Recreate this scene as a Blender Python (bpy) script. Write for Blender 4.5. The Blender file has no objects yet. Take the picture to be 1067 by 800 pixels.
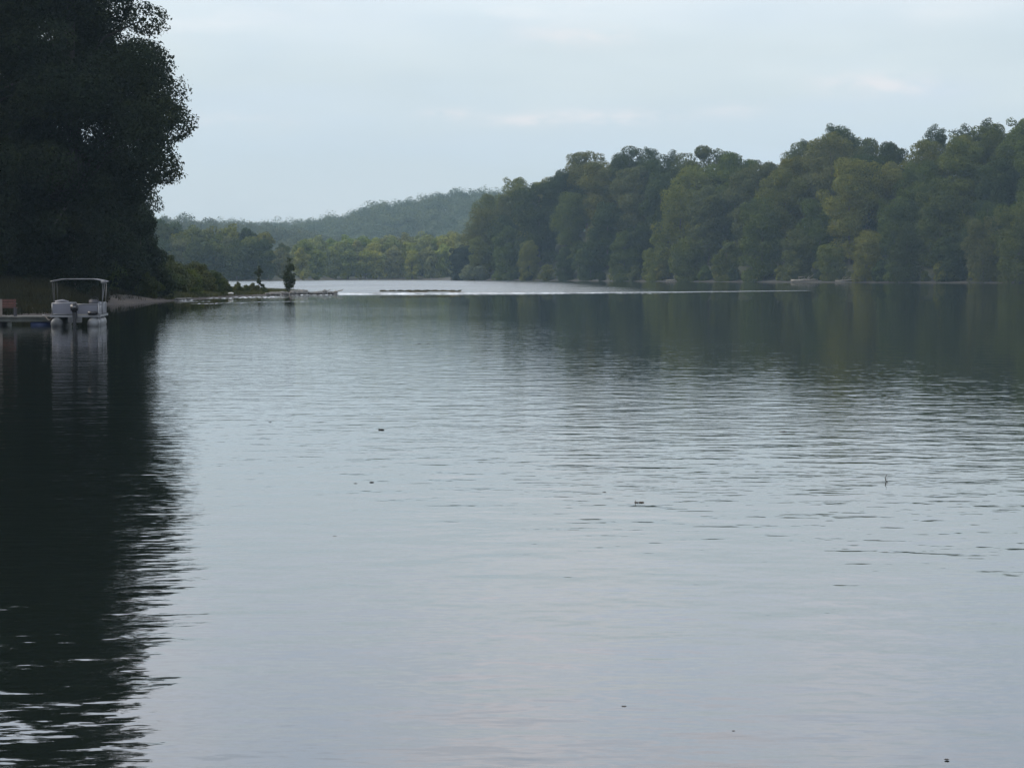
import bpy, bmesh, math, random
import numpy as np
from mathutils import Vector, Matrix

SC = bpy.context.scene
COL = SC.collection
F = 2600.0            # focal length in photograph pixels (1067 wide)
CX, YH, H = 533.5, 287.0, 2.2
R = math.radians
random.seed(7)

def X(px, D): return (px - CX) / F * D
def Z(y, D): return H - (y - YH) / F * D
def DD(y, z=0.0): return F * (H - z) / (y - YH)
def ip(x, xs, ys): return float(np.interp(x, xs, ys))

# ------------------------------------------------------------------ materials
def new_mat(name):
    m = bpy.data.materials.new(name); m.use_nodes = True
    nt = m.node_tree; nt.nodes.clear()
    return m, nt, nt.nodes.new('ShaderNodeOutputMaterial')

def N(nt, t, **kw):
    n = nt.nodes.new(t)
    for k, v in kw.items():
        if hasattr(n, k): setattr(n, k, v)
        else: n.inputs[k].default_value = v
    return n

def ramp(nt, src, pts):
    r = nt.nodes.new('ShaderNodeValToRGB')
    e = r.color_ramp.elements
    while len(e) < len(pts): e.new(0.5)
    for q, (p, c) in zip(e, pts):
        q.position = p; q.color = (c[0], c[1], c[2], 1) if len(c) == 3 else c
    nt.links.new(src, r.inputs[0])
    return r.outputs[0]

def noise(nt, vec, scale, detail=3, rough=0.5):
    n = N(nt, 'ShaderNodeTexNoise'); n.inputs['Scale'].default_value = scale
    n.inputs['Detail'].default_value = detail; n.inputs['Roughness'].default_value = rough
    nt.links.new(vec, n.inputs['Vector'])
    return n.outputs[0]

def mathn(nt, op, a, b=None, c=None, clamp=False):
    n = N(nt, 'ShaderNodeMath'); n.operation = op; n.use_clamp = clamp
    for i, v in enumerate((a, b, c)):
        if v is None: continue
        if isinstance(v, (int, float)): n.inputs[i].default_value = v
        else: nt.links.new(v, n.inputs[i])
    return n.outputs[0]

def mixc(nt, fac, a, b, mode='MIX'):
    n = N(nt, 'ShaderNodeMix'); n.data_type = 'RGBA'; n.blend_type = mode
    for s, v in ((n.inputs[0], fac), (n.inputs[6], a), (n.inputs[7], b)):
        if isinstance(v, (int, float)): s.default_value = v
        elif isinstance(v, tuple): s.default_value = (*v, 1)
        else: nt.links.new(v, s)
    return n.outputs[2]

def solid(name, col, rough=0.6, metal=0.0, var=0.25, scale=3.0, bump=0.0):
    m, nt, out = new_mat(name)
    p = N(nt, 'ShaderNodeBsdfPrincipled'); p.inputs['Roughness'].default_value = rough
    p.inputs['Metallic'].default_value = metal
    tc = N(nt, 'ShaderNodeTexCoord')
    f = noise(nt, tc.outputs['Object'], scale, 5)
    lo = tuple(c * (1 - var) for c in col); hi = tuple(min(1, c * (1 + var)) for c in col)
    nt.links.new(ramp(nt, f, [(0.3, lo), (0.7, hi)]), p.inputs['Base Color'])
    if bump:
        b = N(nt, 'ShaderNodeBump'); b.inputs['Distance'].default_value = bump
        nt.links.new(noise(nt, tc.outputs['Object'], scale * 4, 5), b.inputs['Height'])
        nt.links.new(b.outputs[0], p.inputs['Normal'])
    nt.links.new(p.outputs[0], out.inputs[0])
    return m

def foliage_mat(name, nscale=0.35):
    # leaf colour: tint of the tree (object colour) varied from spray to spray
    m, nt, out = new_mat(name)
    oi = N(nt, 'ShaderNodeObjectInfo'); tc = N(nt, 'ShaderNodeTexCoord')
    f = noise(nt, tc.outputs['Object'], nscale, 4, 0.6)
    f2 = noise(nt, tc.outputs['Object'], nscale * 9, 2, 0.6)
    vary = ramp(nt, f, [(0.3, (0.72, 0.80, 0.80)), (0.5, (1.0, 1.0, 1.0)), (0.7, (1.35, 1.22, 0.85))])
    vary2 = ramp(nt, f2, [(0.3, (0.75, 0.78, 0.8)), (0.7, (1.28, 1.25, 1.1))])
    c = mixc(nt, 1.0, oi.outputs['Color'], vary, 'MULTIPLY')
    c = mixc(nt, 1.0, c, vary2, 'MULTIPLY')
    d = N(nt, 'ShaderNodeBsdfPrincipled'); d.inputs['Roughness'].default_value = 0.75
    d.inputs['Specular IOR Level'].default_value = 0.06
    t = N(nt, 'ShaderNodeBsdfTranslucent')
    mx = N(nt, 'ShaderNodeMixShader'); mx.inputs[0].default_value = 0.25
    nt.links.new(c, d.inputs['Base Color']); nt.links.new(c, t.inputs['Color'])
    nt.links.new(d.outputs[0], mx.inputs[1]); nt.links.new(t.outputs[0], mx.inputs[2])
    nt.links.new(mx.outputs[0], out.inputs[0])
    return m

M_LEAF = foliage_mat('leaves', 0.35)
M_BARK = solid('bark', (0.085, 0.07, 0.055), 0.9, 0, 0.4, 2.0, 0.03)
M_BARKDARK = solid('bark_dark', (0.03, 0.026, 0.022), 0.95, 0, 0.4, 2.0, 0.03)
M_BARKPALE = solid('bark_pale', (0.17, 0.16, 0.14), 0.9, 0, 0.5, 1.2, 0.03)
M_ROCK = solid('river_rock', (0.12, 0.115, 0.105), 0.85, 0, 0.45, 1.5, 0.05)
M_ROCKPALE = solid('pale_rock', (0.5, 0.49, 0.46), 0.8, 0, 0.2, 3, 0.03)
M_DRIFT = solid('driftwood', (0.25, 0.22, 0.18), 0.85, 0, 0.35, 1.5, 0.03)

def terrain_mat(name, mud, grass, z0, z1, scale=0.15):
    m, nt, out = new_mat(name)
    p = N(nt, 'ShaderNodeBsdfPrincipled'); p.inputs['Roughness'].default_value = 0.95
    g = N(nt, 'ShaderNodeNewGeometry')
    s = N(nt, 'ShaderNodeSeparateXYZ'); nt.links.new(g.outputs['Position'], s.inputs[0])
    n1 = noise(nt, g.outputs['Position'], scale, 5, 0.6)
    n2 = noise(nt, g.outputs['Position'], scale * 12, 5, 0.6)
    zz = mathn(nt, 'ADD', s.outputs[2], mathn(nt, 'MULTIPLY', mathn(nt, 'SUBTRACT', n1, 0.5), (z1 - z0) * 1.6))
    fac = mathn(nt, 'DIVIDE', mathn(nt, 'SUBTRACT', zz, z0), z1 - z0, clamp=True)
    cm = ramp(nt, n2, [(0.3, tuple(c * 0.7 for c in mud)), (0.7, tuple(c * 1.3 for c in mud))])
    cg = ramp(nt, n2, [(0.3, tuple(c * 0.6 for c in grass)), (0.7, tuple(c * 1.4 for c in grass))])
    nt.links.new(mixc(nt, fac, cm, cg), p.inputs['Base Color'])
    b = N(nt, 'ShaderNodeBump'); b.inputs['Distance'].default_value = 0.15
    nt.links.new(n2, b.inputs['Height']); nt.links.new(b.outputs[0], p.inputs['Normal'])
    nt.links.new(p.outputs[0], out.inputs[0])
    return m

M_LBANK = terrain_mat('left_bank_soil', (0.05, 0.038, 0.032), (0.020, 0.020, 0.012), 0.25, 0.8)
M_RBANK = terrain_mat('right_bank_soil', (0.045, 0.04, 0.03), (0.035, 0.04, 0.02), 0.4, 1.5)
M_FAR = terrain_mat('far_soil', (0.09, 0.08, 0.05), (0.03, 0.04, 0.02), 0.3, 1.5)
M_BED = terrain_mat('river_bed', (0.06, 0.055, 0.04), (0.04, 0.045, 0.025), -1.0, 2.0)

def water_mat(name, slope, rough, base=(0.006, 0.009, 0.007), ior=1.7, far=None, across=None):
    m, nt, out = new_mat(name)
    p = N(nt, 'ShaderNodeBsdfPrincipled')
    p.inputs['Base Color'].default_value = (*base, 1)
    p.inputs['Roughness'].default_value = rough
    p.inputs['IOR'].default_value = ior
    g = N(nt, 'ShaderNodeNewGeometry')
    def layer(sx, sy, scale, detail, rot=0.0, off=0.0):
        mp = N(nt, 'ShaderNodeMapping'); mp.inputs['Scale'].default_value = (sx, sy, 1)
        mp.inputs['Rotation'].default_value = (0, 0, rot); mp.inputs['Location'].default_value = (off, off, 0)
        nt.links.new(g.outputs['Position'], mp.inputs[0])
        return noise(nt, mp.outputs[0], scale, detail, 0.5)
    # slicks and ruffled patches: large smooth areas where the ripples die down
    patch = ramp(nt, layer(1, 0.45, 0.05, 3, 0.15, 40), [(0.35, (0.25,) * 3), (0.65, (1.0,) * 3)])
    patch2 = ramp(nt, layer(0.6, 1.0, 0.35, 2, 0.1, 11), [(0.35, (0.35,) * 3), (0.65, (1.0,) * 3)])
    big = layer(1.1, 1, 1.05, 3, 0.06)
    mid = layer(0.6, 1, 2.6, 2, -0.05, 7)
    fine = layer(0.5, 1, 7.5, 2, 0.04, 3)
    h = mathn(nt, 'MULTIPLY', big, slope / 1.05 * 0.8)
    h = mathn(nt, 'ADD', h, mathn(nt, 'MULTIPLY', mathn(nt, 'MULTIPLY', mid, patch), slope / 2.4 * 1.2))
    h = mathn(nt, 'ADD', h, mathn(nt, 'MULTIPLY', mathn(nt, 'MULTIPLY', fine, mathn(nt, 'MULTIPLY', patch, patch2)), slope / 7.5 * 1.6))
    b = N(nt, 'ShaderNodeBump'); b.inputs['Distance'].default_value = 1.0; b.inputs['Strength'].default_value = 1.0
    # farther out the breeze roughens the surface
    s = N(nt, 'ShaderNodeSeparateXYZ'); nt.links.new(g.outputs['Position'], s.inputs[0])
    if far:
        amp = N(nt, 'ShaderNodeMapRange'); amp.inputs[1].default_value = far[0]; amp.inputs[2].default_value = far[1]
        amp.inputs[3].default_value = far[2]; amp.inputs[4].default_value = far[3]
        nt.links.new(s.outputs[1], amp.inputs[0])
        h = mathn(nt, 'MULTIPLY', h, amp.outputs[0])
    if across:   # the current slackens toward the right bank
        amp = N(nt, 'ShaderNodeMapRange'); amp.inputs[1].default_value = across[0]; amp.inputs[2].default_value = across[1]
        amp.inputs[3].default_value = across[2]; amp.inputs[4].default_value = across[3]
        nt.links.new(s.outputs[0], amp.inputs[0])
        h = mathn(nt, 'MULTIPLY', h, amp.outputs[0])
        am2 = N(nt, 'ShaderNodeMapRange'); am2.inputs[1].default_value = across[0]; am2.inputs[2].default_value = across[1]
        am2.inputs[3].default_value = 0.21; am2.inputs[4].default_value = 0.03
        nt.links.new(s.outputs[0], am2.inputs[0])
        nt.links.new(mathn(nt, 'MULTIPLY', am2.outputs[0], mathn(nt, 'ADD', 0.7, mathn(nt, 'MULTIPLY', patch, 0.4))), p.inputs['Roughness'])
    nt.links.new(h, b.inputs['Height']); nt.links.new(b.outputs[0], p.inputs['Normal'])
    nt.links.new(p.outputs[0], out.inputs[0])
    return m

M_WATER = water_mat('river_water', 0.026, 0.012, far=(14, 75, 1.1, 0.42))
M_UPWATER = water_mat('rough_water', 0.30, 0.05, across=(-8, 24, 1.0, 0.05))

def foam_mat():
    m, nt, out = new_mat('white_water')
    p = N(nt, 'ShaderNodeBsdfPrincipled'); p.inputs['Roughness'].default_value = 0.35
    g = N(nt, 'ShaderNodeNewGeometry')
    mp = N(nt, 'ShaderNodeMapping'); mp.inputs['Scale'].default_value = (1, 1, 1)
    nt.links.new(g.outputs['Position'], mp.inputs[0])
    n1 = noise(nt, mp.outputs[0], 0.35, 5, 0.7)
    s = N(nt, 'ShaderNodeSeparateXYZ'); nt.links.new(g.outputs['Position'], s.inputs[0])
    mr = N(nt, 'ShaderNodeMapRange'); mr.inputs[1].default_value = 3; mr.inputs[2].default_value = 38
    mr.inputs[3].default_value = 0.0; mr.inputs[4].default_value = 0.3
    nt.links.new(s.outputs[0], mr.inputs[0])
    n1 = mathn(nt, 'SUBTRACT', n1, mr.outputs[0])
    nt.links.new(ramp(nt, n1, [(0.40, (0.05, 0.06, 0.06)), (0.66, (0.68, 0.71, 0.73))]), p.inputs['Base Color'])
    b = N(nt, 'ShaderNodeBump'); b.inputs['Distance'].default_value = 0.1
    nt.links.new(noise(nt, mp.outputs[0], 3, 3), b.inputs['Height']); nt.links.new(b.outputs[0], p.inputs['Normal'])
    nt.links.new(p.outputs[0], out.inputs[0])
    return m
M_FOAM = foam_mat()

# ------------------------------------------------------------------ object helpers
def tag(o, label=None, cat=None, group=None, kind=None):
    if label: o['label'] = label
    if cat: o['category'] = cat
    if group: o['group'] = group
    if kind: o['kind'] = kind
    return o

def empty(name, loc=(0, 0, 0), rz=0.0):
    o = bpy.data.objects.new(name, None); COL.objects.link(o)
    o.location = loc; o.rotation_euler = (0, 0, rz); o.empty_display_size = 0.3
    return o

def link_mesh(name, me, mat, parent=None, smooth=False):
    if mat and not me.materials: me.materials.append(mat)
    o = bpy.data.objects.new(name, me); COL.objects.link(o)
    if parent: o.parent = parent
    if smooth:
        me.polygons.foreach_set('use_smooth', [True] * len(me.polygons))
    return o

def np_mesh(name, verts, faces):
    """verts (n,3); faces (m,4) or (m,3) index array"""
    me = bpy.data.meshes.new(name)
    k = faces.shape[1]
    me.vertices.add(len(verts)); me.vertices.foreach_set('co', verts.astype(np.float32).ravel())
    me.loops.add(faces.size); me.loops.foreach_set('vertex_index', faces.astype(np.int32).ravel())
    me.polygons.add(len(faces)); me.polygons.foreach_set('loop_start', np.arange(0, faces.size, k, dtype=np.int32))
    me.update(calc_edges=True); me.validate()
    return me

class MB:
    def __init__(s): s.bm = bmesh.new()
    def box(s, x0, x1, y0, y1, z0, z1, bev=0.0, M=None):
        r = bmesh.ops.create_cube(s.bm, size=1)
        vs = r['verts']
        for v in vs:
            v.co = Vector(((x0 + x1) / 2 + v.co.x * (x1 - x0), (y0 + y1) / 2 + v.co.y * (y1 - y0), (z0 + z1) / 2 + v.co.z * (z1 - z0)))
        if bev:
            es = list({e for v in vs for e in v.link_edges})
            rb = bmesh.ops.bevel(s.bm, geom=es, offset=bev, segments=2, affect='EDGES')
            vs = list({v for f in rb['faces'] for v in f.verts} | {v for v in vs if v.is_valid})
        if M is not None:
            for v in vs: v.co = M @ v.co
        return s
    def tube(s, pts, rad, seg=8, cap=True):
        pts = [Vector(p) for p in pts]
        if not hasattr(rad, '__len__'): rad = [rad] * len(pts)
        rings = []
        for i, p in enumerate(pts):
            t = (pts[min(i + 1, len(pts) - 1)] - pts[max(i - 1, 0)])
            if t.length < 1e-9: t = Vector((0, 0, 1))
            t.normalize()
            a = Vector((0, 0, 1)) if abs(t.z) < 0.9 else Vector((1, 0, 0))
            u = t.cross(a).normalized(); w = t.cross(u)
            rings.append([s.bm.verts.new(p + (u * math.cos(2 * math.pi * k / seg) + w * math.sin(2 * math.pi * k / seg)) * rad[i]) for k in range(seg)])
        for a, b in zip(rings, rings[1:]):
            for k in range(seg):
                s.bm.faces.new((a[k], a[(k + 1) % seg], b[(k + 1) % seg], b[k]))
        if cap:
            s.bm.faces.new(rings[0][::-1]); s.bm.faces.new(rings[-1])
        return s
    def build(s, name, mat, parent=None, smooth=False):
        bmesh.ops.recalc_face_normals(s.bm, faces=s.bm.faces)
        me = bpy.data.meshes.new(name); s.bm.to_mesh(me); s.bm.free()
        o = link_mesh(name, me, mat, parent, smooth)
        return o

# ------------------------------------------------------------------ vegetation
def rand_dirs(rng, n):
    d = rng.normal(size=(n, 3)); return d / np.linalg.norm(d, axis=1)[:, None]

def leaf_cards(rng, P, Nrm, size, jit=0.4):
    n = len(P)
    Nn = Nrm + rng.normal(size=(n, 3)) * 0.75; Nn[:, 2] += 0.25
    Nn /= np.linalg.norm(Nn, axis=1)[:, None]
    a = rand_dirs(rng, n); U = np.cross(Nn, a); U /= np.linalg.norm(U, axis=1)[:, None]
    V = np.cross(Nn, U)
    s = size * (1 + rng.uniform(-jit, jit, n))
    w = s * rng.uniform(0.5, 0.85, n); L = s
    k1 = rng.uniform(-0.25, 0.25, n); bend = rng.uniform(-0.25, 0.1, n) * s
    v = np.empty((n, 4, 3))
    v[:, 0] = P - U * (L / 2)[:, None]
    v[:, 1] = P + V * (w / 2)[:, None] + U * (k1 * L)[:, None] + Nn * bend[:, None]
    v[:, 2] = P + U * (L / 2)[:, None]
    v[:, 3] = P - V * (w / 2)[:, None] + U * (k1 * L * 0.5)[:, None] + Nn * bend[:, None]
    return v.reshape(-1, 3), np.arange(n * 4).reshape(-1, 4)

def crown_points(rng, prof, nlobe, lobe_r, nleaf, rag=0.25, open_=0.0, clip=None, lean=(0, 0)):
    """prof: list of (z, radius). Leafy lobes set on boughs through the envelope, leaves on each lobe's outer shell."""
    zs = np.array([p[0] for p in prof]); rs = np.array([p[1] for p in prof])
    zz = np.linspace(zs[0], zs[-1], 200); w = np.interp(zz, zs, rs) + 0.3
    cz = rng.choice(zz, nlobe, p=w / w.sum()) + rng.uniform(-.3, .3, nlobe)
    er = np.interp(cz, zs, rs)
    az = rng.uniform(0, 2 * np.pi, nlobe)
    # azimuth wobble of the envelope so that the outline is uneven
    ph = rng.uniform(0, 6.28, 4)
    wob = 1 + 0.13 * np.sin(2 * az + ph[0] + cz * 0.25) + 0.1 * np.sin(3 * az + ph[1] - cz * 0.4) + rng.normal(size=nlobe) * 0.07
    rr = np.clip(er * wob - lobe_r * 0.55, 0.05, None) * np.sqrt(rng.uniform(0.12, 1, nlobe))
    C = np.stack([rr * np.cos(az) + lean[0] * cz, rr * np.sin(az) + lean[1] * cz, cz], 1)
    lr = lobe_r * rng.uniform(0.55, 1.25, nlobe) * np.clip(0.45 + er / rs.max() * 0.6, 0.4, 1)
    if clip is not None:
        keep = clip(C, lr); C = C[keep]; lr = lr[keep]
    p = lr ** 2; p /= p.sum()
    idx = rng.choice(len(C), nleaf, p=p)
    d = rand_dirs(rng, nleaf)
    # each lobe breaks up into sprays: direction noise with a few bumps
    B = rand_dirs(rng, 60)
    loc = (idx * 7) % 60
    spr = np.zeros(nleaf)
    for k in range(6):
        spr = np.maximum(spr, np.clip(np.einsum('ij,ij->i', d, B[(loc + k * 9) % 60]) - 0.45, 0, 1) / 0.55)
    rad = 0.62 + 0.38 * rng.uniform(0, 1, nleaf) ** 0.5 + rag * spr * rng.uniform(0, 1, nleaf)
    P = C[idx] + d * (lr[idx] * rad)[:, None] * np.array([1, 1, 0.78])
    if open_ > 0:
        keep = rng.uniform(0, 1, nleaf) < (1 - open_) + open_ * (spr > 0.15)
        P, d = P[keep], d[keep]
    return P, d, C, lr

def trunk_mb(rng, height, r0, C, nlimb=9, base_z=0.0, lean=(0, 0)):
    mb = MB()
    n = 7
    wob = rng.normal(size=(n, 2)) * height * 0.008
    pts = [(lean[0] * height * t + wob[i][0] * (t > 0), lean[1] * height * t + wob[i][1] * (t > 0), base_z + height * t) for i, t in enumerate(np.linspace(0, 1, n))]
    rad = [r0 * (1.5 if i == 0 else 1.0) * (1 - 0.85 * i / (n - 1)) for i in range(n)]
    mb.tube(pts, rad, 8)
    if len(C):
        order = rng.permutation(len(C))[:nlimb]
        for k in order:
            c = C[k]
            z0 = max(height * 0.18, c[2] - abs(np.hypot(c[0], c[1])) * 0.7 - 0.5)
            z0 = min(z0, height * 0.92)
            t = z0 / height
            s = Vector((lean[0] * z0, lean[1] * z0, base_z + z0)); e = Vector(c)
            mid = s.lerp(e, 0.5) + Vector((rng.normal() * 0.2, rng.normal() * 0.2, 0.12 * (e - s).length))
            rr = r0 * (1 - 0.8 * t) * 0.42
            mb.tube([s, mid, e], [rr, rr * 0.6, rr * 0.2], 5)
    return mb

class Tree:
    """a prototype: crown mesh and trunk mesh shared by every copy"""
    def __init__(s, seed, prof, nlobe, lobe_r, nleaf, leaf, r0, rag=0.25, open_=0.0, nlimb=9, bark=None, clip=None, lean=(0, 0)):
        rng = np.random.default_rng(seed)
        P, d, C, lr = crown_points(rng, prof, nlobe, lobe_r, nleaf, rag, open_, clip, lean)
        v, f = leaf_cards(rng, P, d, leaf)
        s.crown = np_mesh('crown', v, f); s.crown.materials.append(M_LEAF)
        s.h = prof[-1][0]
        tb = trunk_mb(rng, s.h * 0.9, r0, C, nlimb, lean=lean)
        bmesh.ops.recalc_face_normals(tb.bm, faces=tb.bm.faces)
        s.trunk = bpy.data.meshes.new('trunk'); tb.bm.to_mesh(s.trunk); tb.bm.free()
        s.trunk.materials.append(bark or M_BARK)
    def place(s, name, loc, rz, sc, tint, label, cat, group=None, scz=None):
        e = empty(name, loc, rz); e.scale = (sc, sc, scz or sc)
        tag(e, label, cat, group)
        c = bpy.data.objects.new('crown', s.crown); COL.objects.link(c); c.parent = e; c.color = (*tint, 1)
        t = bpy.data.objects.new('trunk', s.trunk); COL.objects.link(t); t.parent = e
        return e

ORD = ['', 'first', 'second', 'third', 'fourth', 'fifth', 'sixth', 'seventh', 'eighth', 'ninth', 'tenth', 'eleventh', 'twelfth',
       'thirteenth', 'fourteenth', 'fifteenth', 'sixteenth', 'seventeenth', 'eighteenth', 'nineteenth', 'twentieth']
def ordn(i):
    if i < len(ORD): return ORD[i]
    tens = {2: 'twenty', 3: 'thirty', 4: 'forty'}[i // 10]
    if i % 10 == 0: return {2: 'twentieth', 3: 'thirtieth', 4: 'fortieth'}[i // 10]
    return tens + '-' + ORD[i % 10]

DARK = (0.044, 0.060, 0.018); GREEN = (0.076, 0.096, 0.022); OLIVE = (0.108, 0.118, 0.024)
YELLOW = (0.17, 0.18, 0.045); GREY = (0.088, 0.098, 0.036)
BR = 1
TINTNAME = {DARK: 'dark green', GREEN: 'mid green', OLIVE: 'olive green', YELLOW: 'yellowish green', GREY: 'grey green'}
SPITA = (0.062, 0.078, 0.034); SPITB = (0.085, 0.092, 0.038)
def vary(t, rng, a=0.15):
    k = 1 + rng.uniform(-a, a)
    return (t[0] * k * (1 + rng.uniform(-.08, .08)), t[1] * k, t[2] * k * (1 + rng.uniform(-.1, .1)))

# ------------------------------------------------------------------ terrain
def terrain(name, pxs, Ds, zf, mat):
    vs = np.array([(X(p, D), D, zf(p, D)) for D in Ds for p in pxs])
    n, m = len(pxs), len(Ds)
    i = np.arange(m - 1)[:, None] * n + np.arange(n - 1)[None, :]
    f = np.stack([i, i + 1, i + n + 1, i + n], -1).reshape(-1, 4)
    o = link_mesh(name, np_mesh(name, vs, f), mat, smooth=True)
    return tag(o, kind='structure')

def fbm(x, y, s=1.0):
    return (math.sin(x * 0.31 * s + 1.3 * math.sin(y * 0.17 * s)) + 0.6 * math.sin(y * 0.53 * s + 2 * math.sin(x * 0.23 * s)) + 0.4 * math.sin(x * 1.1 * s + y * 0.9 * s)) / 2.0

# left bank and its low spit running out to the rapids
LS_PX = [-1400, -600, -200, 0, 50, 110, 175, 200, 240, 300, 325]
LS_D = [45, 72, 104, 127, 131, 184, 212, 228, 254, 286, 289]
LB_PX = [-1400, 120, 150, 170, 200, 240, 275, 312, 325]
LB_L = [3000, 3000, 520, 300, 150, 62, 30, 12, 0.5]
def left_z(p, D):
    a = D - ip(p, LS_PX, LS_D); L = ip(p, LB_PX, LB_L); b = L - a
    x = X(p, D)
    d = min(a, b) + 1.2 * fbm(x, D, 0.8)
    if d < 0: return max(-0.9, d * 0.12)
    return 0.035 * min(d, 8) + 0.032 * min(max(d - 8, 0), 60) + 0.008 * min(max(d - 68, 0), 400) + 0.05 * fbm(x, D, 2.0) * min(1, d / 6)
terrain('left_bank', list(np.arange(-1400, -100, 60)) + list(np.arange(-100, 330, 4)),
        list(np.arange(45, 100, 6)) + list(np.arange(100, 320, 2.5)) + list(np.arange(330, 900, 30)), left_z, M_LBANK)

# right bank rising to a wooded ridge
RS_PX = [455, 480, 520, 600, 700, 820, 950, 1067, 1300, 1900]
RS_D = [1130, 1060, 1000, 930, 850, 790, 745, 715, 640, 420]
PR_PX = [455, 480, 490, 500, 520, 545, 575, 600, 650, 680, 720, 760, 800, 825, 845, 870, 900, 930, 960, 1000, 1067, 1300, 1900]
PR_Y = [292, 275, 245, 216, 199, 184, 175, 167, 158, 154, 158, 158, 154, 151, 146, 140, 143, 146, 140, 136, 132, 120, 60]
RD = 66.0
def right_top(p):           # height of the ground at the ridge
    D = ip(p, RS_PX, RS_D) + RD
    return max(1.0, Z(ip(p, PR_PX, PR_Y), D) - 30.0)
def right_z(p, D):
    a = D - ip(p, RS_PX, RS_D); x = X(p, D)
    d = a + 1.5 * fbm(x, D, 0.25)
    if d < 0: return max(-1.0, d * 0.1)
    s = min(1.0, max(0.0, (a - 12) / (RD - 12)))
    return min(0.08 * d, 0.9) + right_top(p) * s ** 0.9 + (0.3 * fbm(x, D, .3) if d > 10 else 0)
def rb_grid(u):             # rows follow the shoreline
    return u
pxs = list(np.arange(440, 1100, 8)) + list(np.arange(1100, 1901, 50))
us = [-30, -12, -4, 0, 4, 8, 12, 20, 30, 40, 50, 60, 66, 80, 110, 200, 320, 500]
vs = np.array([(X(p, ip(p, RS_PX, RS_D) + u), ip(p, RS_PX, RS_D) + u, right_z(p, ip(p, RS_PX, RS_D) + u)) for u in us for p in pxs])
n, m = len(pxs), len(us)
i = np.arange(m - 1)[:, None] * n + np.arange(n - 1)[None, :]
f = np.stack([i, i + 1, i + n + 1, i + n], -1).reshape(-1, 4)
tag(link_mesh('right_bank', np_mesh('right_bank', vs, f), M_RBANK, smooth=True), kind='structure')

# far shores
FS_PX = [-400, 295, 345, 900]; FS_D = [950, 950, 1144, 1144]
def far_z(p, D):
    a = D - ip(p, FS_PX, FS_D) + 2 * fbm(X(p, D), D, 0.1)
    if a < 0: return max(-1.0, a * 0.1)
    return min(a * 0.1, 1.2) + 0.05 * min(max(a - 12, 0), 60)
terrain('far_shore', list(np.arange(-400, 900, 10)), list(np.arange(930, 1400, 8)), far_z, M_FAR)

# far hills: a low one on the left, a long one rising to the right
HA_Y = ([-900, -200, 150, 200, 260, 300, 330, 380, 430], [223, 233, 245, 249, 252, 255, 262, 280, 292])
HB_Y = ([-200, 200, 250, 300, 335, 370, 400, 430, 470, 500, 560, 700, 1000, 2000], [258, 254, 251, 250, 247, 239, 231, 227, 218, 218, 220, 208, 178, 128])
def hill_z(prof, D0, D1):
    def zf(p, D):
        t = min(1, max(0, (D - D0) / (D1 - D0)))
        top = max(2.0, Z(ip(p, *prof), D1))
        k = math.sin(t * math.pi / 2) ** 1.1
        return 1.0 + (top - 1.0) * k - (0 if D <= D1 else (D - D1) * 0.12) + 1.5 * fbm(p, D, 0.12) * k
    return zf
HA = hill_z(HA_Y, 1420, 1680); HB = hill_z(HB_Y, 1720, 2150)
terrain('left_hill', list(np.arange(-900, 440, 12)), list(np.arange(1400, 1760, 15)), HA, M_FAR)
terrain('far_hill', list(np.arange(-200, 2000, 20)), list(np.arange(1700, 2320, 20)), HB, M_FAR)

# ground sheet below everything
tag(link_mesh('ground', np_mesh('ground', np.array([(-2600, -300, -1.5), (2600, -300, -1.5), (2600, 2900, -1.5), (-2600, 2900, -1.5)], float), np.array([[0, 1, 2, 3]])), M_BED), kind='structure')
# bank under the photographer's feet, just behind the camera
def near_z(x, y): return -0.35 + max(0, (1.5 - y)) * 0.16 + 0.04 * fbm(x, y, 2)
gx = np.linspace(-60, 60, 61); gy = np.linspace(-60, 3.0, 40)
vs = np.array([(x, y, near_z(x, y)) for y in gy for x in gx]); n, m = 61, 40
i = np.arange(m - 1)[:, None] * n + np.arange(n - 1)[None, :]
tag(link_mesh('near_bank', np_mesh('near_bank', vs, np.stack([i, i + 1, i + n + 1, i + n], -1).reshape(-1, 4)), M_LBANK, smooth=True), kind='structure')

# ------------------------------------------------------------------ water
tag(link_mesh('water', np_mesh('water', np.array([(-1600, -40, 0), (1600, -40, 0), (1600, 1300, 0), (-1600, 1300, 0)], float), np.array([[0, 1, 2, 3]])), M_WATER), kind='structure')

RF_PX = [150, 180, 240, 300, 400, 560, 700, 820, 950, 1067, 1400]
RF_D = [232, 236, 262, 287, 294, 304, 325, 352, 385, 415, 470]
UPZ = 0.13
def uz(p): return ip(p, [500, 620, 760, 860], [UPZ, .08, .035, .005])
pl = list(np.arange(150, 1400, 5))
rng = np.random.default_rng(3)
def rf(p): return ip(p, RF_PX, RF_D) + 1.5 * fbm(p, 3, 0.25) + 1.0 * math.sin(p * 0.13)
vs = []
for p in pl:
    vs.append((X(p, rf(p) + 3), rf(p) + 3, uz(p)))
for p in pl:
    vs.append((X(p, 1290), 1290, uz(p)))
n = len(pl); i = np.arange(n - 1)
tag(link_mesh('upstream_water', np_mesh('upstream_water', np.array(vs), np.stack([i, i + 1, i + n + 1, i + n], -1)), M_UPWATER), kind='structure')
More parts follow.
